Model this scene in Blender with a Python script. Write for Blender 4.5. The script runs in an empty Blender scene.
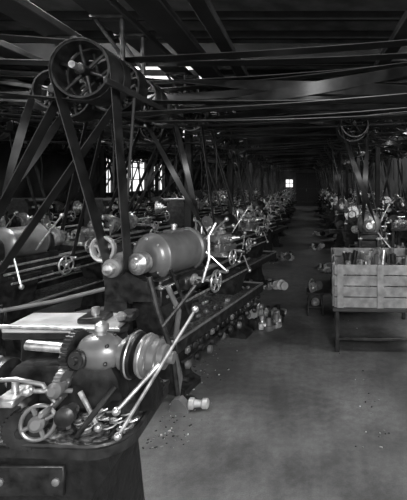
import bpy, bmesh, math, random
from mathutils import Vector, Matrix
random.seed(7)
pi=math.pi
scene=bpy.context.scene

# ------------------------------------------------------------ materials
def mat(name,c1,c2,rough=.5,metal=0.,scale=8.,bump=.1,r2=None,detail=6):
    m=bpy.data.materials.new(name); m.use_nodes=True
    nt=m.node_tree; b=nt.nodes['Principled BSDF']
    tc=nt.nodes.new('ShaderNodeTexCoord')
    n=nt.nodes.new('ShaderNodeTexNoise'); n.inputs['Scale'].default_value=scale; n.inputs['Detail'].default_value=detail
    nt.links.new(tc.outputs['Object'],n.inputs['Vector'])
    cr=nt.nodes.new('ShaderNodeValToRGB')
    cr.color_ramp.elements[0].position=.35; cr.color_ramp.elements[1].position=.68
    cr.color_ramp.elements[0].color=(c1,c1,c1,1); cr.color_ramp.elements[1].color=(c2,c2,c2,1)
    nt.links.new(n.outputs['Fac'],cr.inputs['Fac']); nt.links.new(cr.outputs['Color'],b.inputs['Base Color'])
    b.inputs['Metallic'].default_value=metal
    mr=nt.nodes.new('ShaderNodeMapRange'); mr.inputs['To Min'].default_value=rough; mr.inputs['To Max'].default_value=r2 if r2 else rough+.15
    nt.links.new(n.outputs['Fac'],mr.inputs['Value']); nt.links.new(mr.outputs['Result'],b.inputs['Roughness'])
    if bump>0:
        bp=nt.nodes.new('ShaderNodeBump'); bp.inputs['Strength'].default_value=bump; bp.inputs['Distance'].default_value=.02
        nt.links.new(n.outputs['Fac'],bp.inputs['Height']); nt.links.new(bp.outputs['Normal'],b.inputs['Normal'])
    return m
IRON=mat('cast_iron',.006,.035,.3,.2,14,.3)
STEEL=mat('machined_steel',.35,.85,.24,.8,24,.12)
BELT=mat('belt_leather',.01,.035,.3,0,6,.1)
WOOD=mat('old_timber',.01,.03,.6,0,5,.3)
GREY=mat('painted_iron',.14,.22,.26,.4,7,.05)
PALE=mat('pale_casting',.32,.55,.35,.25,9,.12)
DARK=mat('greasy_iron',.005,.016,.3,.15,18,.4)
CHIP=mat('swarf',.008,.28,.4,.6,40,1.)
CRATE=mat('weathered_crate_wood',.13,.26,.75,0,12,.3)
MATS=[IRON,STEEL,BELT,WOOD,GREY,PALE,DARK,CHIP,CRATE]
I,S,B,W,G,P,D,C,CL=range(9)

# ------------------------------------------------------------ mesh builder
class MB:
    def __init__(s): s.v=[];s.f=[];s.m=[];s.M=Matrix.Identity(4)
    def add(s,vs,fs,m):
        o=len(s.v)
        for v in vs: s.v.append(tuple(s.M@Vector(v)))
        for f in fs: s.f.append(tuple(i+o for i in f)); s.m.append(m)
    def box(s,c,d,m=0,b=.006,rot=None):
        hx=[x/2 for x in d]; b=min(b,min(hx)*.45); vs=[];idx={}
        R=rot if rot else Matrix.Identity(3)
        for sx in(-1,1):
            for sy in(-1,1):
                for sz in(-1,1):
                    sg=(sx,sy,sz)
                    for a in range(3):
                        p=[sg[k]*(hx[k]-(0 if k==a else b)) for k in range(3)]
                        idx[(sg,a)]=len(vs); vs.append(Vector(c)+R@Vector(p))
        fs=[]
        cs=[(x,y,z) for x in(-1,1) for y in(-1,1) for z in(-1,1)]
        for a in range(3):
            o=[k for k in range(3) if k!=a]
            for sg in(-1,1):
                q=[]
                for (u,w) in((-1,-1),(1,-1),(1,1),(-1,1)):
                    t=[0,0,0]; t[a]=sg;t[o[0]]=u;t[o[1]]=w; q.append(idx[(tuple(t),a)])
                fs.append(q)
            for u in(-1,1):
                for w in(-1,1):
                    t1=[0,0,0];t1[a]=-1;t1[o[0]]=u;t1[o[1]]=w;t2=list(t1);t2[a]=1
                    t1=tuple(t1);t2=tuple(t2)
                    fs.append([idx[(t1,o[0])],idx[(t2,o[0])],idx[(t2,o[1])],idx[(t1,o[1])]])
        for cc in cs: fs.append([idx[(cc,0)],idx[(cc,1)],idx[(cc,2)]])
        s.add(vs,fs,m)
    def turn(s,p,ax,prof,m=0,seg=20,ring=False):
        p=Vector(p); ax=Vector(ax).normalized()
        q=ax.to_track_quat('Z','Y').to_matrix(); vs=[];fs=[];n=len(prof)
        for (t,r) in prof:
            for k in range(seg):
                a=2*pi*k/seg; vs.append(p+q@Vector((r*math.cos(a),r*math.sin(a),t)))
        for i in range(n if ring else n-1):
            j=(i+1)%n
            for k in range(seg):
                l=(k+1)%seg; fs.append([i*seg+k,i*seg+l,j*seg+l,j*seg+k])
        if not ring:
            fs.append(list(range(seg))); fs.append([(n-1)*seg+k for k in range(seg)])
        s.add(vs,fs,m)
    def cyl(s,a,b,r,m=0,seg=14,r2=None):
        a=Vector(a);b=Vector(b); L=(b-a).length
        s.turn(a,b-a,[(0,r),(L,r2 if r2 is not None else r)],m,seg)
    def ball(s,c,r,m=0,seg=12):
        pr=[(-r*math.cos(pi*k/8),max(r*math.sin(pi*k/8),1e-4)) for k in range(9)]
        s.turn(c,(0,0,1),pr,m,seg)
    def tube(s,pts,r,m=0,seg=8,closed=False):
        pts=[Vector(p) for p in pts]; n=len(pts); vs=[];fs=[]; up=None
        for i,p in enumerate(pts):
            if closed: t=pts[(i+1)%n]-pts[i-1]
            else: t=pts[min(i+1,n-1)]-pts[max(i-1,0)]
            t.normalize()
            if up is None: up=t.orthogonal().normalized()
            up=(up-t*up.dot(t)).normalized(); w=t.cross(up)
            for k in range(seg):
                a=2*pi*k/seg; vs.append(p+up*math.cos(a)*r+w*math.sin(a)*r)
        for i in range(n if closed else n-1):
            j=(i+1)%n
            for k in range(seg):
                l=(k+1)%seg; fs.append([i*seg+k,i*seg+l,j*seg+l,j*seg+k])
        if not closed: fs.append(list(range(seg))); fs.append([(n-1)*seg+k for k in range(seg)])
        s.add(vs,fs,m)
    def lever(s,a,b,r=.011,m=1,ball=.024,mb=None):
        s.cyl(a,b,r,m,8,r*.8); s.ball(b,ball,m if mb is None else mb,10)
    def torus(s,c,ax,R,r,m=1,seg=28,ts=8):
        q=Vector(ax).normalized().to_track_quat('Z','Y').to_matrix()
        s.tube([Vector(c)+q@Vector((R*math.cos(2*pi*k/seg),R*math.sin(2*pi*k/seg),0)) for k in range(seg)],r,m,ts,True)
    def wheel(s,c,ax,R,m=1,spokes=4,r=.012,grip=True):
        c=Vector(c);ax=Vector(ax).normalized(); q=ax.to_track_quat('Z','Y').to_matrix()
        s.torus(c,ax,R,r,m); s.turn(c-ax*.03,ax,[(0,.02),(.01,.03),(.05,.03),(.06,.018)],m,14)
        for k in range(spokes):
            a=2*pi*k/spokes+.4; s.cyl(c,c+q@Vector((R*math.cos(a),R*math.sin(a),0)),.009,m,8)
        if grip:
            g=c+q@Vector((R*math.cos(.9),R*math.sin(.9),0)); s.turn(g,ax,[(0,.008),(.02,.012),(.07,.015),(.085,.008)],m,10)
    def pulley(s,c,ax,R,w,m=0,spokes=5,seg=32):
        c=Vector(c);ax=Vector(ax).normalized(); q=ax.to_track_quat('Z','Y').to_matrix(); t=.016
        s.turn(c,ax,[(-w/2,R),(0,R+.006),(w/2,R),(w/2,R-t),(0,R-t*1.3),(-w/2,R-t)],m,seg,True)
        s.turn(c-ax*w*.55,ax,[(0,.035),(.01,.045),(w*1.1-.01,.045),(w*1.1,.035)],m,16)
        for k in range(spokes):
            a=2*pi*k/spokes+.3; s.cyl(c,c+q@Vector(((R-t/2)*math.cos(a),(R-t/2)*math.sin(a),0)),.018,m,8,.012)
    def gear(s,c,ax,R,w,m=0,teeth=28):
        c=Vector(c);ax=Vector(ax).normalized(); q=ax.to_track_quat('Z','Y').to_matrix(); vs=[];n=teeth*4
        for z in(-w/2,w/2):
            for k in range(n):
                r=R if k%4 in(0,1) else R*.92
                a=2*pi*k/n; vs.append(c+q@Vector((r*math.cos(a),r*math.sin(a),z)))
        fs=[[k,(k+1)%n,n+(k+1)%n,n+k] for k in range(n)]+[list(range(n)),list(range(n,2*n))]
        s.add(vs,fs,m); s.turn(c-ax*w,ax,[(0,R*.2),(0.006,R*.28),(2*w-.006,R*.28),(2*w,R*.2)],m,14)
    def prism(s,poly,plane,t0,t1,m=0):
        n=len(poly)
        def P3(u,v,t): return {'XZ':(u,t,v),'YZ':(t,u,v),'XY':(u,v,t)}[plane]
        vs=[P3(u,v,t0) for u,v in poly]+[P3(u,v,t1) for u,v in poly]
        s.add(vs,[[k,(k+1)%n,n+(k+1)%n,n+k] for k in range(n)]+[list(range(n)),list(range(n,2*n))],m)
    def ribbon(s,pts,wd,w,th,m=2,closed=False,tw=None):
        pts=[Vector(p) for p in pts]; wd=Vector(wd).normalized(); n=len(pts); vs=[];fs=[]
        for i,p in enumerate(pts):
            if closed: t=pts[(i+1)%n]-pts[i-1]
            else: t=pts[min(i+1,n-1)]-pts[max(i-1,0)]
            t.normalize(); d=wd
            if tw and tw[i]: d=Matrix.Rotation(tw[i],3,t)@(wd-t*wd.dot(t)).normalized()
            nn=t.cross(d).normalized()
            for a,b in((-1,-1),(1,-1),(1,1),(-1,1)): vs.append(p+d*a*w/2+nn*b*th/2)
        for i in range(n if closed else n-1):
            j=(i+1)%n
            for k in range(4):
                l=(k+1)%4; fs.append([i*4+k,i*4+l,j*4+l,j*4+k])
        if not closed: fs.append([0,1,2,3]); fs.append([(n-1)*4+k for k in range(4)])
        s.add(vs,fs,m)
    def belt(s,x1,z1,r1,x2,z2,r2,y,w=.08,m=2,y2=None,sag=0.,cross=False):
        """flat belt round two pulleys whose shafts run along Y; a crossed belt makes a half twist in each run"""
        if y2 is None: y2=y
        w*=1.0 if cross else 1.4
        dx,dz=x2-x1,z2-z1; L=math.hypot(dx,dz); th=math.atan2(dz,dx)
        ph=math.acos(max(-1,min(1,(r1+ (r2 if cross else -r2))/L)))
        r1+=.006;r2+=.006; pts=[]
        N=10
        a0=th+ph; a1=th+2*pi-ph
        for k in range(N+1):
            a=a0+(a1-a0)*k/N; pts.append((x1+r1*math.cos(a),y,z1+r1*math.sin(a)))
        if cross: b0,b1=th+pi-ph,th-pi+ph
        else: b0=th-ph; b1=th+ph
        e=[]
        for k in range(N+1):
            a=b0+(b1-b0)*k/N; e.append((x2+r2*math.cos(a),y2,z2+r2*math.sin(a)))
        K=14
        def lerp(p,q,o=0,n=K):
            return [tuple(p[i]*(1-k/n)+q[i]*k/n-(sag*4*(k/n)*(1-k/n) if i==2 else (o*4*(k/n)*(1-k/n) if i==1 else 0)) for i in range(3)) for k in range(1,n)]
        off=w*.3 if cross else 0
        if cross:
            l1=lerp(pts[-1],e[0],off); l2=lerp(e[-1],pts[0],-off)
            tw1=[pi*k/K for k in range(1,K)]
            s.ribbon([pts[-1]]+l1+[e[0]],(0,1,0),w,.007,m,False,[1e-6]+tw1+[pi])
            s.ribbon([e[-1]]+l2+[pts[0]],(0,1,0),w,.007,m,False,[1e-6]+tw1+[pi])
            s.ribbon(pts,(0,1,0),w,.007,m); s.ribbon(e,(0,1,0),w,.007,m)
        else:
            s.ribbon(pts+lerp(pts[-1],e[0])+e+lerp(e[-1],pts[0]),(0,1,0),w,.007,m,True)
    def mesh(s,name):
        me=bpy.data.meshes.new(name); me.from_pydata(s.v,[],s.f)
        for m in MATS: me.materials.append(m)
        me.polygons.foreach_set('material_index',s.m)
        bm=bmesh.new(); bm.from_mesh(me); bmesh.ops.recalc_face_normals(bm,faces=bm.faces); bm.to_mesh(me); bm.free()
        me.polygons.foreach_set('use_smooth',[True]*len(me.polygons)); me.set_sharp_from_angle(angle=math.radians(38)); me.update()
        return me
def place(name,me,loc=(0,0,0),rz=0,sc=1):
    o=bpy.data.objects.new(name,me); o.location=loc; o.rotation_euler=(0,0,rz); o.scale=(sc,)*3
    scene.collection.objects.link(o); return o
def RZ(a): return Matrix.Rotation(a,3,'Z')

# ------------------------------------------------------------ machine parts
def leg(b,y,w=.2,top=.8,hw=.22,foot=.3,m=0):
    pl=[(-foot,0),(-foot,.05),(-hw*.95,.09),(-hw*.72,.25),(-hw*.68,.5),(-hw,.72),(-hw,top),(hw,top),(hw,.72),(hw*.68,.5),(hw*.72,.25),(hw*.95,.09),(foot,.05),(foot,0),(hw*.45,0),(hw*.3,.12),(-hw*.3,.12),(-hw*.45,0)]
    b.prism(pl,'XZ',y-w/2,y+w/2,m)
    b.box((0,y,top-.01),(hw*2.1,w*1.25,.03),m)
def bed(b,L,z=.8,m=0):
    for sx in(-1,1):
        b.box((sx*.135,0,z+.05),(.05,L,.14),m)
        b.box((sx*.135,0,z+.128),(.075,L,.02),1)
        b.prism([(sx*.135-.015,z+.138),(sx*.135+.015,z+.138),(sx*.135,z+.155)],'XZ',-L/2,L/2,1)
    for k in range(6): b.box((0,-L/2+.1+k*(L-.2)/5,z+.04),(.25,.03,.1),m)
def pan(b,L,w=.34,z=.45,m=4):
    b.box((0,0,z),(w*2,L,.02),0)
    for sx in(-1,1): b.box((sx*w,0,z+.04),(.018,L,.1),0); b.tube([(sx*w,-L/2,z+.09),(sx*w,L/2,z+.09)],.013,m)
    for sy in(-1,1): b.box((0,sy*L/2,z+.04),(w*2,.018,.1),0); b.tube([(-w,sy*L/2,z+.09),(w,sy*L/2,z+.09)],.013,m)
    b.box((.05,0,z+.025),(w*1.7,L*.92,.04),7,.015)
def chuck(b,p,ax=(0,1,0),R=.11):
    p=Vector(p); b.turn(p,ax,[(0,R*.5),(.02,R*.55),(.03,R*.97),(.04,R),(.1,R),(.108,R*.95),(.109,R*.3)],1,28)
    q=Vector(ax).to_track_quat('Z','Y').to_matrix()
    for k in range(3):
        a=2*pi*k/3+.5; c=p+q@Vector((R*.6*math.cos(a),R*.6*math.sin(a),.125))
        b.box(c,(R*.6,R*.22,.05),1,.004,q@RZ(a))
def capstan(b,c,R=.24,n=4,m=1,ph=.3):
    c=Vector(c); b.turn(c,(1,0,0),[(0,.05),(.03,.055),(.07,.045),(.1,.03)],0,16)
    for k in range(n):
        a=2*pi*k/n+ph; d=Vector((.25,math.cos(a),math.sin(a))); b.lever(c+Vector((.06,0,0)),c+Vector((.06,0,0))+d*R,.01,m,.022)
def turret(b,y,z=.95):
    b.box((0,y,z+.03),(.34,.34,.06),0); b.box((0,y+.02,z+.09),(.22,.3,.08),4)
    b.turn((0,y,z+.12),(0,0,1),[(0,.12),(.02,.13),(.03,.1)],1,6)
    b.turn((0,y,z+.15),(0,0,1),[(0,.125),(.006,.135),(.1,.135),(.106,.125)],4,6)
    b.turn((0,y,z+.255),(0,0,1),[(0,.06),(.03,.05),(.05,.03),(.07,.03)],1,14)
    b.lever((0,y,z+.31),(.2,y-.1,z+.36),.011,1,.024)
    for k in range(6):
        a=2*pi*k/6+pi/6; d=Vector((math.cos(a),math.sin(a),0)); c=Vector((0,y,z+.2))
        b.turn(c+d*.11,d,[(0,.035),(.05,.035),(.052,.02),(.1,.018),(.105,.012)],1,12)
    capstan(b,(.17,y+.08,z+.04))
def crossslide(b,y,z=.95):
    b.box((0,y,z+.03),(.36,.2,.06),0); b.box((.02,y,z+.08),(.42,.12,.04),1)
    for sx in(-.13,.15):
        b.box((sx,y,z+.15),(.07,.09,.1),4); b.box((sx,y,z+.17),(.02,.16,.025),1); b.cyl((sx,y,z+.19),(sx,y,z+.24),.015,1)
    b.cyl((.2,y,z+.06),(.3,y,z+.06),.012,1); b.wheel((.31,y,z+.06),(1,0,0),.08,1,4,.009)
def apron(b,y,z=.9):
    b.box((.22,y,z-.08),(.05,.3,.2),0,.015); b.wheel((.29,y-.07,z-.06),(1,0,0),.095,1,4,.011)
    b.lever((.25,y+.09,z-.05),(.34,y+.14,z-.16),.009,1,.018)
def cone(b,y,z,x=0,dirn=1,rs=(.075,.1,.125,.15),w=.075,m=1):
    pr=[]; t=0
    for r in rs: pr+=[(t,r),(t+w*.5,r+.003),(t+w,r)]; t+=w+.001
    if dirn<0: pr=[(t-a,r) for a,r in reversed(pr)]
    b.turn((x,y,z),(0,1,0),pr,m,28)
def bearing(b,y,z=1.12,zb=.92,m=0,t=.08,hw=.13):
    pl=[(-hw,zb),(-hw*.75,zb+.07)]+[(.085*math.cos(pi-a*pi/8),z+.085*math.sin(pi-a*pi/8)) for a in range(9)]+[(hw*.75,zb+.07),(hw,zb)]
    b.prism(pl,'XZ',y-t/2,y+t/2,m); b.turn((0,y-t*.8,z),(0,1,0),[(0,.045),(.01,.055),(t*1.6-.01,.055),(t*1.6,.045)],1,16)
    b.turn((0,y,z+.08),(0,0,1),[(0,.014),(.03,.014),(.035,.02),(.07,.018),(.08,.005)],1,10)

def turret_lathe(detail=0,tone=0):
    b=MB(); leg(b,-.62,.26,.82,m=tone);leg(b,.62,.2,.82,m=tone); bed(b,1.75,.8,tone); pan(b,1.9)
    bearing(b,-.8,m=tone);bearing(b,-.2,m=tone)
    b.box((0,-.5,.95),(.3,.72,.1),tone,.02)
    if not detail:
        R=.17
        b.turn((0,-.75,1.14),(0,1,0),[(0,.09),(.01,R*.85),(.03,R),(.05,R+.012),(.07,R),(.42,R),(.44,R+.012),(.47,R),(.49,R*.85),(.5,.08)],4 if tone==0 else 0,32)
    b.cyl((0,-1.02,1.14),(0,.02,1.14),.03,1)
    b.turn((0,-1.0,1.14),(0,1,0),[(0,.05),(.01,.06),(.03,.09),(.11,.09),(.12,.075),(.14,.05)],1,20)
    chuck(b,(0,-.13,1.14))
    crossslide(b,.15); turret(b,.5)
    b.cyl((.2,-.85,.86),(.2,.85,.86),.014,1); b.cyl((.23,-.8,.76),(.23,.8,.76),.011,1)
    if not detail:
        b.lever((.14,-.45,1.05),(.34,-.3,1.42),.012,1,.028)
        b.lever((.14,-.7,1.),(.36,-.8,.74),.012,1,.026)
    b.tube([(-.15,.2,.95),(-.15,.2,1.3),(-.13,.16,1.38),(-.06,.1,1.38),(0,.06,1.33),(0,.05,1.25)],.011,1)
    b.wheel((.3,-.2,.84),(1,0,0),.1,1,5,.011)
    b.cyl((.1,-.2,.84),(.3,-.2,.84),.014,1)
    return b
def engine_lathe(tone=0):
    b=MB(); leg(b,-.65,.22,.82,m=tone);leg(b,.68,.14,.82,m=tone); bed(b,1.8,.8,tone)
    bearing(b,-.82,m=tone);bearing(b,-.34,m=tone); b.box((0,-.58,.93),(.26,.56,.06),tone)
    cone(b,-.76,1.12,0,1,(.16,.13,.1,.075)); b.cyl((0,-.98,1.12),(0,-.2,1.12),.028,1)
    b.gear((0,-.41,1.12),(0,1,0),.14,.04,0,36); b.gear((-.12,-.8,1.2),(0,1,0),.06,.04,0,20); b.cyl((-.12,-.82,1.2),(-.12,-.38,1.2),.02,1)
    b.gear((0,-.92,1.12),(0,1,0),.07,.03,1,22);b.gear((.05,-.93,.98),(0,1,0),.1,.03,0,30);b.gear((.07,-.93,.82),(0,1,0),.09,.03,1,28)
    chuck(b,(0,-.27,1.12),(0,1,0),.14)
    crossslide(b,.1);apron(b,.1)
    b.box((0,.62,.97),(.24,.26,.05),tone); b.prism([(.52,.99),(.55,1.06),(.5,1.07),(.5,1.17),(.76,1.17),(.76,1.07),(.7,1.04),(.72,.99)],'YZ',-.05,.05,tone)
    b.turn((0,.4,1.12),(0,1,0),[(0,.003),(.05,.02),(.12,.022),(.13,.05),(.36,.055),(.38,.03),(.42,.015)],4,18)
    b.wheel((0,.84,1.12),(0,1,0),.1,1,5,.012)
    b.cyl((.2,-.85,.86),(.2,.85,.86),.015,1); b.cyl((.23,-.85,.78),(.23,.85,.78),.011,1)
    b.lever((.1,-.62,1.0),(.3,-.55,1.3),.011,1,.026)
    b.cyl((0,.0,1.12),(0,.4,1.12),.03,1)
    return b
def milling_machine():
    b=MB()
    b.prism([(-.32,0),(-.32,.07),(-.25,.1),(-.22,1.25),(-.12,1.4),(.12,1.4),(.2,1.25),(.2,.12),(.5,.09),(.5,0)],'XZ',-.2,.2,0)
    b.box((.34,0,.72),(.28,.22,.26),0,.02); b.box((.34,0,.88),(.26,.3,.06),4); b.box((.34,0,.94),(.22,.9,.05),1)
    b.cyl((.34,0,.06),(.34,0,.6),.03,1); b.cyl((-.4,0,1.2),(.5,0,1.2),.03,1); b.cyl((-.3,0,1.38),(.5,0,1.38),.045,4)
    b.box((.48,0,1.29),(.05,.1,.24),0); b.gear((.34,0,1.2),(1,0,0),.06,.03,1,18)
    b.turn((-.48,0,1.2),(1,0,0),[(0,.16),(.06,.163),(.061,.12),(.12,.12),(.121,.08),(.18,.08)],1,24)
    b.wheel((.34,.55,.94),(0,1,0),.1,1,4,.011); b.wheel((.55,0,.72),(1,0,0),.1,1,4,.011); b.lever((.2,.2,1.0),(.35,.35,1.2))
    return b
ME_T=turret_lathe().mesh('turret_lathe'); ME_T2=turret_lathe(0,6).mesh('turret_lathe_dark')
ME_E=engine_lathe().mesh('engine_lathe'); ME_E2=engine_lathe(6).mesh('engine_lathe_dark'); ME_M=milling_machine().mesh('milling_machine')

# work bench loaded with parts, between the machine rows
def parts_bench(seed):
    r=random.Random(seed); b=MB()
    for x in(-.2,.2):
        for y in(-.7,.7): b.box((x,y,.4),(.06,.06,.8),3)
    b.box((0,0,.82),(.52,1.6,.05),3); b.box((0,0,.3),(.46,1.5,.03),3); b.box((-.25,0,.9),(.02,1.6,.12),3)
    b.prism([(-.1,.845),(-.1,.9),(-.05,1.0),(.02,1.02),(.12,1.0),(.12,.94),(.06,.9),(.08,.845)],'XZ',.45,.55,0); b.cyl((.1,.5,.97),(.3,.5,.97),.018,1); b.lever((.28,.42,.97),(.28,.6,.97),.008,1,.014)
    for zz,n in((.845,34),(.315,26)):
        for k in range(n):
            x,y=r.uniform(-.2,.2),r.uniform(-.72,.72); s_=r.uniform(.025,.055); m=r.choice((0,4,1,1,5)); t=k%4
            if t==0: b.turn((x,y,zz),(0,0,1),[(0,s_),(.02,s_),(.022,s_*.5),(.09,s_*.5),(.1,s_*.3)],m,14)
            elif t==1: b.turn((x,y,zz+s_),(math.cos(k),math.sin(k),0),[(0,s_*.8),(.01,s_),(.05,s_),(.052,s_*.4),(.12,s_*.4)],m,14)
            elif t==2: b.box((x,y,zz+s_*.5),(s_*2,s_*1.4,s_),m,.01,RZ(k)); b.cyl((x,y,zz+s_*.7),(x,y,zz+s_*2),s_*.35,m,10)
            else: b.gear((x,y,zz+s_),(math.cos(k),math.sin(k),.1),s_,.02,m,16)
    return b.mesh('parts_bench')
PB=[parts_bench(1),parts_bench(2)]
k=0
for x,y0 in((-2.08,5.9),(-3.95,7.0),(-5.9,9.),(2.05,9.)):
    y=y0
    while y<26: place('parts_bench',PB[k%2],(x,y,0),random.uniform(-.08,.08)); y+=2.6; k+=1

# ------------------------------------------------------------ overhead shafting
BEAMZ=3.3
def hanger(b,x,y,z,top=BEAMZ):
    b.box((x,y,top-.015),(.3,.1,.03),0)
    b.tube([(x+.12,y,top-.02),(x+.13,y,z+.25),(x+.11,y,z+.02),(x+.05,y,z-.09),(x-.03,y,z-.1),(x-.08,y,z-.04)],.024,0,8)
    b.tube([(x-.12,y,top-.02),(x-.02,y,top-.16),(x+.12,y,z+.25)],.018,0,8)
    b.turn((x,y-.08,z),(0,1,0),[(0,.04),(.02,.055),(.14,.055),(.16,.04)],0,14)
def countershaft(lx,lz,lr,ly,reach,zz=2.72,seed=0,xc=0,cross=False,extra=0):
    rnd=random.Random(seed); b=MB()
    hanger(b,xc,-.75,zz);hanger(b,xc,.6,zz)
    b.cyl((xc,-.9,zz),(xc,.85,zz),.024,1)
    R=.2+rnd.random()*.06
    b.pulley((xc,ly,zz),(0,1,0),R*.85,.12,0); b.belt(xc,zz,R*.85,lx,lz,lr,ly,.075,cross=rnd.random()<.35)
    if extra:
        b.pulley((xc,ly+.85,zz),(0,1,0),.1,.08,0); b.belt(xc,zz,.1,lx+extra,.8,.09,ly+.85,.05,cross=rnd.random()<.4); b.turn((lx+extra,ly+.78,.8),(0,1,0),[(0,.09),(.07,.093),(.14,.09)],0,18)
    yb=ly+.3; b.pulley((xc,yb,zz),(0,1,0),R,.15,4 if rnd.random()<.4 else 0,6); b.pulley((xc,yb+.17,zz),(0,1,0),R,.15,0,6)
    b.pulley((xc,yb+.5,zz),(0,1,0),R*.7,.13,0,5); b.pulley((xc,yb+.68,zz),(0,1,0),R*.8,.1,0,5)
    b.box((xc+.25,0,zz-.12),(.03,1.3,.05),3); b.tube([(xc+.25,-.3,zz-.1),(xc+.3,-.3,zz-.5),(xc+.3,-.3,zz-1.0)],.012,3)
    if reach:
        X,Z,r=reach; b.belt(xc,zz,R,X,Z,r,yb,.12,y2=yb+rnd.uniform(-.2,.2),sag=.02+rnd.random()*.03,cross=cross)
        b.belt(xc,zz,R*.7,X,Z,r*.8,yb+.5,.1,y2=yb+.5+rnd.uniform(-.2,.2),sag=.03,cross=not cross)
        if rnd.random()<.7: b.belt(xc,zz,R*.8,X,Z,r*1.2,yb+.68,.08,y2=yb+.8,sag=.03,cross=cross)
    return b

b=MB(); X0,Z0=-1.78,2.7
hanger(b,X0,3.62,Z0);hanger(b,X0,4.08,Z0);hanger(b,X0,5.5,Z0)
b.cyl((X0,3.05,Z0),(X0,5.6,Z0),.028,1)
for y,R,w in((3.25,.235,.18),(3.46,.235,.16),(3.8,.25,.2),(4.3,.21,.15),(4.5,.21,.15),(4.75,.18,.14),(4.98,.2,.14),(5.25,.16,.13)): b.pulley((X0,y,Z0),(0,1,0),R,w,0 if y<4.6 else 4,6,40)
b.belt(X0,Z0,.235,-1.50,1.13,.07,3.22,.1)
b.belt(X0,Z0,.235,-2.75,1.1,.12,3.48,.09)
b.belt(X0,Z0,.25,1.75,2.95,.24,3.8,.13,sag=.03)
b.belt(X0,Z0,.21,1.75,2.95,.16,4.3,.13,sag=.02,cross=True)
b.belt(X0,Z0,.21,1.75,2.95,.3,4.5,.1,y2=4.75,sag=.04)
b.belt(X0,Z0,.18,1.75,2.95,.26,4.75,.12,y2=4.5,sag=.04)
b.belt(X0,Z0,.2,1.75,2.95,.12,4.98,.12,y2=5.2,sag=.02,cross=True)
b.belt(X0,Z0,.16,1.75,2.95,.22,5.25,.12,y2=5.0,sag=.05)
b.belt(X0,Z0,.235,-4.6,2.95,.2,3.3,.1)
b.belt(X0,Z0,.18,-1.05,.8,.08,4.75,.06,cross=True)
b.box((X0+.33,4,Z0-.16),(.03,2.2,.05),3)
b.tube([(X0+.33,3.4,Z0-.15),(X0+.3,3.4,Z0-.6),(X0+.25,3.4,Z0-1.3)],.013,3)
place('overhead_countershaft',b.mesh('hero_countershaft'))

def lineshaft(x,z,y0,y1,seed):
    rnd=random.Random(seed); b=MB(); b.cyl((x,y0,z),(x,y1,z),.03,1)
    y=y0+.4
    while y<y1:
        hanger(b,x,y,z); y+=2.1
    y=y0+.8
    while y<y1:
        b.pulley((x,y,z),(0,1,0),.17+rnd.random()*.1,.14,rnd.choice((0,0,4)),6,28); y+=.45+rnd.random()*.4
    return b.mesh('line_shaft')
place('line_shaft',lineshaft(1.75,2.95,3.2,28,1)); place('line_shaft',lineshaft(-4.6,2.95,4,28,2)); place('line_shaft',lineshaft(-7.6,2.95,8,28,3))
b=MB(); rr=random.Random(21); y=4.15
while y<15:
    R1=rr.uniform(.14,.27);R2=rr.uniform(.14,.27); y2=y+rr.uniform(-.35,.35); cr_=rr.random()<.4
    b.pulley((-4.6,y,2.95),(0,1,0),R1,.15,0,6,28); b.pulley((1.75,y2,2.95),(0,1,0),R2,.15,rr.choice((0,4)),6,28)
    b.belt(-4.6,2.95,R1,1.75,2.95,R2,y,rr.uniform(.08,.14),y2=y2,sag=rr.uniform(.03,.2),cross=cr_)
    y+=rr.uniform(.22,.5)+ (y-4)*.03
place('transmission_belts',b.mesh('transmission_belts'))

yaw=-math.radians(15)
def station(me,name,x,y,rz,xc,lp,reach,seed,cross=False):
    place(name,me,(x,y,0),rz)
    c,s_=math.cos(rz),math.sin(rz); px=c*lp[0]-s_*lp[1]; py=s_*lp[0]+c*lp[1]
    m=countershaft(px,lp[2],lp[3],py,reach and (reach[0]-x,reach[1],reach[2]),2.6+random.random()*.26,seed,xc,cross,.3 if seed%3 else -.2).mesh('overhead_countershaft')
    place('overhead_countershaft',m,(x,y,0))
LT=(0,-.93,1.14,.09); LE=(0,-.6,1.12,.13)
ys=[6.4,8.5,10.6,12.75,14.9,17.05,19.2,21.4,23.6,25.8]
for i,y in enumerate(ys):
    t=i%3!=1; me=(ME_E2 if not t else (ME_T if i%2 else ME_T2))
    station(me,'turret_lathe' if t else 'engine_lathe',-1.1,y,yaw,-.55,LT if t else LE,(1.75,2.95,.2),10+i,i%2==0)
for r,(x,y0,tgt) in enumerate(((-3.0,4.9,-4.6),(-4.9,7.2,-4.6),(-6.7,9.5,-7.6))):
    y=y0;i=0
    while y<27:
        k=(i+r)%4
        if k==2:
            place('milling_machine',ME_M,(x,y,0),.2)
            m=countershaft(-.48,1.2,.12,0,(tgt-x,2.95,.2) if abs(tgt-x)>1 else None,2.7,50+r*20+i,.35,False).mesh('overhead_countershaft'); place('overhead_countershaft',m,(x,y,0))
        else:
            me=(ME_E2 if k==1 else (ME_T if k==0 else ME_E)); t=k==0
            dx=-.45 if tgt>x else .5
            rc=(tgt,2.95,.2) if abs(tgt-x-dx)>.8 else (-1.66,2.7,.2)
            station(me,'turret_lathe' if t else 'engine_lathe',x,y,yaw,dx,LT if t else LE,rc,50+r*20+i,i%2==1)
        y+=2.25;i+=1
for x,y0,dx in((1.1,7.0,.0),(3.0,8.2,.3)):
    y=y0;i=0
    while y<27:
        t=i%2==0; station(ME_T if t else ME_E2,'turret_lathe' if t else 'engine_lathe',x,y,yaw*.5,dx-.35,LT if t else LE,None if x<2 else (1.75,2.95,.2),200+i+int(x)*30)
        y+=2.25;i+=1

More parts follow.
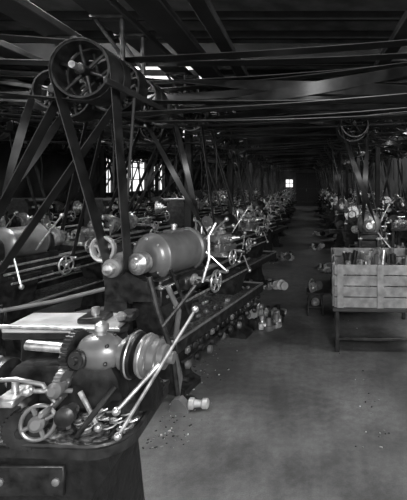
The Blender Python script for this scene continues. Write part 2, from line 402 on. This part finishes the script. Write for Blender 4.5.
# ------------------------------------------------------------ hero lathe 2 (barrel headstock)
b=turret_lathe(1,0)
R=.19
b.turn((-.02,-.84,1.16),(.12,1,0),[(0,.06),(.004,.12),(.015,R*.8),(.04,R*.95),(.065,R),(.08,R+.014),(.1,R+.014),(.115,R),(.52,R),(.535,R+.014),(.56,R+.014),(.575,R),(.62,R*.93),(.65,R*.7),(.67,.1)],4,56)
b.box((.03,-.5,1.355),(.1,.2,.03),4); b.turn((.03,-.5,1.36),(0,0,1),[(0,.025),(.03,.025),(.035,.035),(.055,.03),(.06,.01)],1,14)
for k in range(8):
    a=2*pi*k/8; b.ball((-.02+.16*math.cos(a),-.825,1.16+.16*math.sin(a)),.012,1,8)
b.prism([(-.3,.82),(-.3,.95),(-.22,1.05),(-.1,1.08),(.1,1.0),(.14,.85)],'XZ',-.98,-.9,0)
b.tube([(.32,-.5,.9),(.36,-.45,1.1),(.33,-.4,1.3),(.38,-.36,1.42)],.014,1)
b.lever((.15,-.28,1.2),(.45,-.28,1.45),.011,1,.024); b.lever((.15,-.28,1.2),(.42,-.22,.95),.011,1,.024)
b.gear((.22,-.1,1.28),(0.3,1,0),.07,.04,1,24);b.gear((.12,-.05,1.4),(0.3,1,0),.055,.04,4,20)
b.lever((.26,-.9,1.1),(.36,-.75,.66),.014,0,.03)
b.box((.24,-.55,.93),(.1,.3,.12),0,.02); b.turn((.29,-.6,.95),(1,0,0),[(0,.05),(.02,.05),(.025,.03),(.07,.025)],1,18)
for k in range(16):
    y=-.8+k*.105; b.box((.355,y,.42),(.03,.05,.05),4 if k%4==0 else 0,.01)
    b.turn((.33+.03*(k%2),y,.30+.03*(k%3)),(1,.3,0),[(0,.02),(.01,.035),(.04,.035),(.05,.015)],(4,0,0)[k%3],12)
b.cyl((.34,-.85,.34),(.34,.85,.34),.012,0)
b.tube([(-.3,-.7,.12),(.3,-.7,.12)],.02,0); b.tube([(.26,-.8,.03),(.3,-.82,.2),(.25,-.83,.42),(.3,-.84,.75),(.2,-.85,.95)],.022,4)
rr=random.Random(9)
for k in range(50):
    b.box((rr.uniform(-.3,.3),rr.uniform(-.9,.9),.5+rr.random()*.03),(.02+rr.random()*.05,.02+rr.random()*.04,.03),rr.choice((0,4,1,0)),.004,RZ(rr.random()*3))
place('turret_lathe',b.mesh('turret_lathe_aisle'),(-1.1,4.15,0),yaw)
b=MB()
b.turn((-1.5,3.08,1.13),(0,1,0),[(0,.03),(.01,.07),(.03,.075),(.035,.065),(.19,.065),(.2,.095),(.23,.095),(.24,.05),(.26,.04)],4,28)
b.turn((-1.5,3.02,1.13),(0,1,0),[(0,.012),(.01,.04),(.06,.045)],1,20)
b.cyl((-1.5,3.1,1.13),(-1.5,3.5,1.13),.028,1)
b.pulley((-1.66,3.3,1.25),(0.1,1,0),.1,.05,5,5,32); b.torus((-1.66,3.27,1.25),(.1,1,0),.1,.01,5)
b.cyl((-1.66,3.3,1.25),(-1.66,3.5,1.25),.02,1)
b.prism([(-1.85,0),(-1.85,.06),(-1.72,.12),(-1.68,.9),(-1.74,1.25),(-1.6,1.28),(-1.44,1.18),(-1.42,1.05),(-1.5,.85),(-1.47,.12),(-1.4,.06),(-1.4,0)],'XZ',3.36,3.46,0)
b.tube([(-2.6,3.3,.72),(-2.1,3.35,.8),(-1.6,3.38,.92)],.018,4); b.tube([(-2.6,3.4,.55),(-1.6,3.4,.75)],.018,4)
b.tube([(-2.6,3.4,0),(-2.6,3.4,.75)],.03,0)
place('belt_drive_stand',b.mesh('belt_drive_stand'))

# ------------------------------------------------------------ hero machine 1 (front left)
b=MB(); y=1.75
b.prism([(-1.75,0),(-1.75,.06),(-1.6,.12),(-1.5,.5),(-1.6,.64),(-1.6,.72),(-.78,.72),(-.78,.64),(-.88,.5),(-.84,.12),(-.72,.06),(-.72,0),(-1.0,0),(-1.08,.12),(-1.3,.12),(-1.4,0)],'XZ',y-.16,y+.35,6)
b.box((-1.2,y-.165,.62),(.5,.02,.12),0,.008)
for x in(-1.42,-1.2,-.98): b.turn((x,y-.17,.62),(0,-1,0),[(0,.016),(.012,.016),(.016,.01)],4,8)
pl=[(-1.62,-.16),(-.84,-.2)]+[(-.84+.14*math.sin(a*pi/12),-.06-.14*math.cos(a*pi/12)) for a in range(7)]+[(-.70,.3),(-1.62,.36)]
b.prism([(u,v+y) for u,v in pl],'XY',.72,.76,0); b.tube([(u,v+y,.775) for u,v in pl],.012,0,8,True)
b.prism([(u*.97-.03,v*.9+y) for u,v in pl],'XY',.76,.785,7)
b.box((-1.05,y+.04,.9),(.5,.2,.2),0,.05)
b.prism([(-1.0,.86),(-.98,.97),(-.94,1.03),(-.88,1.05),(-.82,1.03),(-.79,.97),(-.76,.86)],'XZ',y-.07,y+.09,0)
ax=Vector((1,-.08,-.05)).normalized(); p0=Vector((-.965,y-.02,1.075))
b.turn(p0,ax,[(0,.03),(.005,.05),(.02,.062),(.05,.074),(.09,.078),(.13,.072),(.165,.055),(.175,.045),(.19,.045),(.191,.066),(.21,.07),(.211,.045),(.22,.045)],4,44)
b.turn(p0+ax*.22,ax,[(0,.045),(.001,.09),(.008,.095),(.03,.095),(.036,.088),(.037,.05),(.055,.05)],0,44)
b.turn(p0+ax*.272,ax,[(0,.05),(.001,.082),(.006,.086),(.04,.086),(.045,.08),(.046,.07),(.075,.07),(.08,.064),(.081,.052),(.105,.05),(.108,.027),(.14,.025),(.142,.01)],4,44)
b.torus(p0+ax*.292,ax,.087,.005,1,44); b.torus(p0+ax*.24,ax,.095,.004,1,44)
# side flange, oil cups and gears that break up the bell casting
b.turn(p0+ax*.03+Vector((0,-.05,-.01)),(-.2,-1,.1),[(0,.04),(.03,.04),(.034,.034),(.04,.034),(.042,.018),(.06,.016)],0,24)
b.turn(p0+ax*.09+Vector((0,0,.07)),(0,0,1),[(0,.02),(.02,.02),(.024,.028),(.05,.026),(.06,.01)],1,16)
b.gear(p0-ax*.03,ax,.085,.03,0,30); b.gear(p0-ax*.05+Vector((0,-.05,-.12)),ax,.06,.03,4,24)
b.cyl(p0-ax*.25,p0,.022,1)
for k in range(6):
    a=2*pi*k/6+.3; b.ball(p0+ax*.14+Vector((0,math.cos(a),math.sin(a)))*.07,.009,0,8)
b.prism([(-.8,.8),(-.8,.98),(-.75,1.04),(-.7,.98),(-.66,.8)],'XZ',y+.0,y+.12,6)
b.box((-1.14,y+.2,1.115),(.52,.22,.025),5,.008); b.box((-1.2,y+.2,1.02),(.3,.14,.17),0,.02); b.cyl((-1.5,y+.06,1.15),(-.84,y+.06,1.13),.009,1)
b.box((-1.16,y+.12,1.085),(.5,.03,.04),0)
b.box((-1.02,y+.2,1.14),(.12,.12,.03),0,.008); b.cyl((-1.02,y+.2,1.15),(-1.02,y+.2,1.19),.018,1)
b.box((-.86,y+.2,1.15),(.07,.1,.04),0,.015); b.turn((-.87,y+.14,1.15),(0,0,1),[(0,.02),(.02,.025),(.035,.012)],1,14)
b.turn((-.92,y+.2,.95),(0,0,1),[(0,.06),(.05,.05),(.12,.05),(.13,.06),(.15,.06)],0,24)
b.lever((-.725,y-.2,.815),(-.452,y-.1,1.275),.008,1,.014); b.ball((-.725,y-.2,.815),.016,1,10)
b.lever((-.6,y-.1,1.05),(-.74,y-.18,.9),.010,1,.017)
b.tube([(-.72,y+.1,1.36),(-.68,y+.1,1.2),(-.62,y+.12,1.0),(-.6,y+.13,.8)],.013,0)
b.lever((-.64,y+.05,1.15),(-.5,y+.12,1.33),.011,0,.018)
b.lever((-.9,y-.15,.96),(-.8,y-.2,.85),.010,1,.018);b.lever((-.95,y-.12,.95),(-1.06,y-.22,1.0),.010,1,.02)
b.wheel((-1.02,y-.22,.88),(0.2,-1,0.2),.06,4,4,.008); b.cyl((-1.02,y-.22,.88),(-1.02,y,.91),.014,1)
b.gear((-1.1,y-.18,.83),(.1,-1,0),.08,.035,0,26); b.turn((-.9,y-.2,.92),(0.1,-1,.1),[(0,.025),(.04,.025),(.045,.036),(.07,.036),(.08,.022)],0,20)
b.turn((-.97,y-.14,.98),(0,-1,.2),[(0,.018),(.04,.018),(.045,.03),(.07,.03),(.085,.016)],4,18)
b.tube([(-.95,y-.1,.8),(-.88,y-.2,.82),(-.82,y-.2,.9),(-.77,y-.13,.97)],.011,0)
b.box((-.78,y-.03,.84),(.1,.14,.08),0,.02); b.turn((-.76,y-.08,.86),(1,-.3,0),[(0,.04),(.03,.04),(.035,.03),(.06,.03)],0,18)
# bar guide, cam drum and cross-slide blocks at the left end
b.turn((-1.42,y-.02,.93),(1,0,0),[(0,.03),(.003,.1),(.02,.105),(.12,.105),(.137,.1),(.14,.03)],0,36)
for k in range(5): b.box((-1.35,y-.02+.11*math.cos(k*1.25+.4),.93+.11*math.sin(k*1.25+.4)),(.09,.02,.03),4,.005,Matrix.Rotation(k*1.25+.4,3,'X'))
b.cyl((-1.6,y-.02,.93),(-1.1,y-.02,.93),.02,1)
b.box((-1.18,y-.1,.86),(.12,.1,.12),0,.015); b.box((-1.18,y-.12,.93),(.08,.14,.03),1,.005); b.cyl((-1.18,y-.12,.94),(-1.18,y-.12,.99),.014,1)
b.tube([(-1.3,y-.14,1.0),(-1.14,y-.17,1.02),(-1.05,y-.15,.99),(-1.0,y-.15,.92)],.009,4)
b.box((-.85,y+.26,.87),(.16,.1,.16),0,.03)
rr=random.Random(4)
for k in range(150):
    b.box((rr.uniform(-1.5,-.72),y+rr.uniform(-.15,.26),.79+rr.random()*.03),(.015+rr.random()*.04,.015+rr.random()*.03,.02),rr.choice((0,4,1,0,0,6)),.004,RZ(rr.random()*3))
for k in range(12):
    x=rr.uniform(-1.0,-.74); yy=y+rr.uniform(-.16,-.06); b.tube([(x+.022*math.cos(t*.8)+t*.004,yy+.022*math.sin(t*.8),.8+t*.004) for t in range(16)],.004,1,5)
place('screw_machine',b.mesh('screw_machine'))

# ------------------------------------------------------------ floor clutter
def castings(n,w,l,h=.1,seed=0):
    r=random.Random(seed); b=MB()
    for k in range(n):
        x,yy=(r.random()-.5)*w,(r.random()-.5)*l; q=RZ(r.random()*6); m=r.choice((4,5,0,1)); t=k%4; s_=.05+r.random()*.04
        if t==0: b.turn((x,yy,0),(0,0,1),[(0,s_),(.01,s_*1.05),(h*.4,s_*1.05),(h*.42,s_*.5),(h,s_*.45),(h*1.05,s_*.3)],m,18)
        elif t==1: b.turn((x,yy,s_),(math.cos(k),math.sin(k),0),[(0,s_*.6),(.01,s_),(.03,s_),(.04,s_*.5),(.1,s_*.5),(.11,s_*.8),(.14,s_*.8)],m,18)
        elif t==2: b.box((x,yy,s_*.5),(s_*2,s_*1.2,s_),m,.012,q); b.cyl((x,yy,s_*.8),(x,yy,s_*1.8),s_*.4,m)
        else: b.gear((x,yy,.02),(0,0,1),s_*1.1,.04,m,20)
    return b.mesh('castings_pile')
place('castings_pile',castings(20,.34,.75,.14,3),(-.5,5.2,0)); place('castings_pile',castings(10,.3,.5,.1,5),(-.62,6.9,0),.3)
b=MB()
b.turn((0,0,.05),(1,.2,0),[(0,.03),(.01,.045),(.04,.045),(.05,.03),(.1,.026),(.115,.04),(.15,.04),(.16,.025)],5,20)
b.box((-.03,.05,.03),(.1,.12,.06),0,.02); b.prism([(-.14,0),(-.12,.08),(-.06,.1),(0,.05),(.02,0)],'XZ',-.05,.02,4)
place('bracket_casting',b.mesh('bracket_casting'),(-.92,3.16,0),-.2)
for k,(x,yy) in enumerate(((.42,8.2),(.3,10.8),(-.45,9.4),(.45,13.5))): place('castings_pile',castings(8,.25,.5,.12,20+k),(x,yy,0))
b=MB(); rr=random.Random(31)
for k in range(700):
    yy=2.7+rr.random()**1.5*12; xx=-1.1+abs(rr.gauss(0,.16)) if rr.random()<.85 else .6-abs(rr.gauss(0,.15))
    s_=rr.uniform(.003,.009); b.box((xx+ (yy-2.7)*.02,yy,s_*.4),(s_*rr.uniform(1,3),s_*rr.uniform(1,2),s_*.8),rr.choice((0,6,4,7,1)),.002,RZ(rr.random()*3))
place('metal_swarf',b.mesh('metal_swarf'))
b=MB()
for sx in(-.1,.1):
    for sy in(-.12,.12): b.cyl((sx,sy,0),(sx*.8,sy*.8,.3),.012,0)
b.box((0,0,.12),(.22,.26,.02),0); b.box((0,0,.3),(.24,.28,.02),0)
b.gear((-.03,-.04,.35),(1,-.6,.3),.08,.03,1,22); b.gear((.05,.05,.36),(1,-.8,.2),.07,.03,4,22); b.gear((0,-.08,.17),(.8,-1,.3),.06,.03,1,18); b.torus((-.05,.06,.38),(1,-.5,0),.07,.01,1)
b.gear((.03,.02,.16),(1,-.3,.3),.07,.03,4,20)
place('gear_stand',b.mesh('gear_stand'),(.14,5.5,0))
# slatted crate standing on an iron-legged trestle at the edge of the aisle
b=MB()
for x in(.05,.95):
    for yy in(.05,1.1): b.box((x,yy,.24),(.045,.045,.48),0)
b.box((.5,.05,.14),(.9,.03,.035),0); b.box((.05,.57,.14),(.03,1.05,.035),0); b.box((.5,.57,.46),(1.0,1.16,.04),3)
for k in range(4):
    z=.53+k*.115
    b.box((.51,.03,z),(.96,.022,.106),8,.004); b.box((.51,1.12,z),(.96,.022,.106),8,.004)
    b.box((.03,.57,z),(.022,1.1,.106),8,.004); b.box((.99,.57,z),(.022,1.1,.106),8,.004)
for x in(.08,.5,.94): b.box((x,.01,.705),(.07,.02,.46),8,.004)
for yy in(.1,.57,1.05): b.box((.01,yy,.705),(.02,.07,.46),8,.004)
b.box((.51,.57,.49),(.94,1.06,.02),3)
rr=random.Random(5)
for k in range(30):
    x,yy=rr.uniform(.12,.9),rr.uniform(.12,1.0); b.turn((x,yy,.5),(rr.uniform(-.2,.2),rr.uniform(-.2,.2),1),[(0,.05),(.3,.05),(.31,.03),(.38+rr.random()*.1,.03)],rr.choice((0,4,1)),12)
place('parts_crate',b.mesh('parts_crate'),(.29,4.2,0),-.05)

# ------------------------------------------------------------ building
def simple(name,b): return place(name,b.mesh(name))
FLOOR=mat('concrete_floor',.085,.17,.5,0,.9,.05,.75,12)
nt=FLOOR.node_tree
cr=[n for n in nt.nodes if n.type=='VALTORGB'][0]; bs=nt.nodes['Principled BSDF']
tc=[n for n in nt.nodes if n.type=='TEX_COORD'][0]; prev=cr.outputs['Color']
for sc,p0_,p1_,lo,fac in((1.7,.4,.55,.3,.6),(14.,.4,.6,.4,.45),(130.,.35,.6,.35,.5)):
    n2=nt.nodes.new('ShaderNodeTexNoise'); n2.inputs['Scale'].default_value=sc; n2.inputs['Detail'].default_value=9; n2.inputs['Roughness'].default_value=.68
    mx=nt.nodes.new('ShaderNodeMix'); mx.data_type='RGBA'; mx.blend_type='MULTIPLY'; mx.inputs[0].default_value=fac
    rp=nt.nodes.new('ShaderNodeValToRGB'); rp.color_ramp.elements[0].position=p0_; rp.color_ramp.elements[1].position=p1_; rp.color_ramp.elements[0].color=(lo,lo,lo,1)
    nt.links.new(tc.outputs['Object'],n2.inputs['Vector']); nt.links.new(n2.outputs['Fac'],rp.inputs['Fac'])
    nt.links.new(prev,mx.inputs[6]); nt.links.new(rp.outputs['Color'],mx.inputs[7]); prev=mx.outputs[2]
nt.links.new(prev,bs.inputs['Base Color'])
WALL=mat('sooty_whitewash',.04,.09,.8,0,2,.3); CEIL=mat('limewashed_boards',.12,.28,.8,0,3,.2); MATS+= [FLOOR,WALL,CEIL]
XL,XR,YN,YF,H=-9.0,4.8,-3.0,30.0,4.1
b=MB(); b.box(((XL+XR)/2,(YN+YF)/2,-.05),(XR-XL+.4,YF-YN+.4,.1),9,.001); simple('floor',b)
b=MB()
def strip(x0,x1,y0,y1): b.box(((x0+x1)/2,(y0+y1)/2,H+.05),(x1-x0,y1-y0,.1),11,.001)
SX0,SX1=-3.5,-2.2
strip(XL-.2,SX0,YN,YF+.2); strip(SX1,2.4,YN,YF+.2); strip(3.6,XR+.2,YN,YF+.2)
sk=[(1.5,4.5),(7.8,9.8),(13,15),(19,21),(25,27)]  # first opening is added out of view to light the near machines
for x0,x1 in((SX0,SX1),(2.4,3.6)):  # right-hand column is unseen, kept as a light source
    py=YN
    for a,c in sk: strip(x0,x1,py,a); py=c
    strip(x0,x1,py,YF+.2)
simple('ceiling',b)
b=MB()
yy=-1.0
while yy<YF: 
    b.box(((XL+XR)/2,yy,BEAMZ+.2),(XR-XL,.14,.24),3,.01); yy+=2.1
for x in(-7.6,-6.3,-4.6,-3.5,-2.55,-1.78,-1.35,-.9,1.0,1.75,2.7): b.box((x,(YN+YF)/2,BEAMZ+.04),(.3 if x<-.95 else .16,YF-YN,.08),3,.01)
yy=-1.6
while yy<YF: b.box(((XL+XR)/2,yy,H-.06),(XR-XL,.06,.12),3,.005); yy+=.7
simple('roof_beams',b)
b=MB()
k=0
yy=-1.
while yy<YF:
    if k%2==0:
        for x in(-2.15,-5.85,2.1):
            if yy<5 : continue
            b.box((x,yy,(BEAMZ+.08)/2),(.13,.13,BEAMZ+.08),3,.01); b.tube([(x,yy,BEAMZ-.55),(x-.5,yy,BEAMZ+.08)],.04,3); b.tube([(x,yy,BEAMZ-.55),(x+.5,yy,BEAMZ+.08)],.04,3)
    yy+=2.1;k+=1
simple('timber_posts',b)
def wallwin(name,x,wins,z0,z1,t):
    b=MB(); L=YF-YN
    b.box((x,(YN+YF)/2,z0/2),(t,L,z0),10,.001); b.box((x,(YN+YF)/2,(z1+H)/2),(t,L,H-z1),10,.001)
    p=YN
    for a,c in wins+[(YF,YF)]:
        if a>p: b.box((x,(p+a)/2,(z0+z1)/2),(t,a-p,z1-z0),10,.001)
        p=c
    simple(name,b)
    for n,(a,c) in enumerate(wins):
        f=MB()
        for q in range(4): f.box((x,a+(c-a)*q/3,(z0+z1)/2),(.05,.04,z1-z0),3,.004)
        for q in range(4): f.box((x,(a+c)/2,z0+(z1-z0)*q/3),(.05,c-a,.04),3,.004)
        simple('window_%d'%(n+1),f)
wallwin('wall_left',XL,[(17.5,18.7),(20,22.6),(23.6,25.4)],1.3,3.2,.2); wallwin('wall_right',XR,[],1.2,2.9,.2)
# back wall with a small window left of the door
for c_,d_ in ((((XL-1.45)/2,YF,H/2),(-1.45-XL,.2,H)),((-.8,YF,H/2),(.2,.2,H)),((-1.175,YF,.7),(.55,.2,1.4)),((-1.175,YF,(2.0+H)/2),(.55,.2,H-2.0)),
              (((XR+1.1)/2,YF,H/2),(XR-1.1,.2,H)),((.2,YF,(2.5+H)/2),(1.8,.2,H-2.5))):
    b=MB(); b.box(c_,d_,10,.001); simple('wall_back',b)
b=MB()
for q in range(3): b.box((-1.45+.275*q,YF,1.7),(.04,.05,.6),3); b.box((-1.175,YF,1.4+.3*q),(.55,.05,.04),3)
simple('window_4',b)
b=MB()
b.box((.2,YF,1.25),(1.8,.1,2.5),6,.001)
for x in(-.68,.2,1.08): b.box((x,YF-.07,1.24),(.08,.04,2.4),0)
for z in(.3,1.3,2.3): b.box((.2,YF-.07,z),(1.7,.03,.1),0)
b.box((.1,YF-.1,1.2),(.03,.05,.2),4)
simple('door_1',b)

# ------------------------------------------------------------ light
w=bpy.data.worlds.new('sky'); scene.world=w; w.use_nodes=True
w.node_tree.nodes['Background'].inputs[0].default_value=(1,1,1,1); w.node_tree.nodes['Background'].inputs[1].default_value=1.4
def area(n,loc,tgt,sx,sy,e):
    l=bpy.data.lights.new(n,'AREA'); l.shape='RECTANGLE'; l.size=sx;l.size_y=sy;l.energy=e
    o=bpy.data.objects.new(n,l); o.location=loc; d=Vector(tgt)-Vector(loc); o.rotation_euler=d.to_track_quat('-Z','Y').to_euler(); scene.collection.objects.link(o)
for k,(a,c) in enumerate(sk):
    area('skylight_and_fill_lamp',(-2.85,(a+c)/2,H+.3),(-2.0,(a+c)/2,0),1.2,c-a,1200 if k==0 else 320); area('skylight_and_fill_lamp',(3.0,(a+c)/2,H+.3),(1.6,(a+c)/2,0),1.1,c-a,600 if k==0 else 220)  # right-hand lamps and the strong nearest pair are added light, out of view
area('fill_behind_camera',(1.2,-2.6,3.3),(-.4,5,.6),1.8,1.0,400)  # added frontal fill lamp behind the camera; no entrance stands there
cam=bpy.data.cameras.new('camera'); co=bpy.data.objects.new('camera',cam); scene.collection.objects.link(co)
co.location=(0,0,1.8); co.rotation_euler=(pi/2,0,0); cam.lens=28.8; cam.sensor_width=36; cam.shift_x=-.203; cam.shift_y=-.136; cam.clip_start=.05
scene.camera=co
try:
    scene.view_settings.view_transform='Standard'; scene.view_settings.look='None'
except Exception as e: print(e)
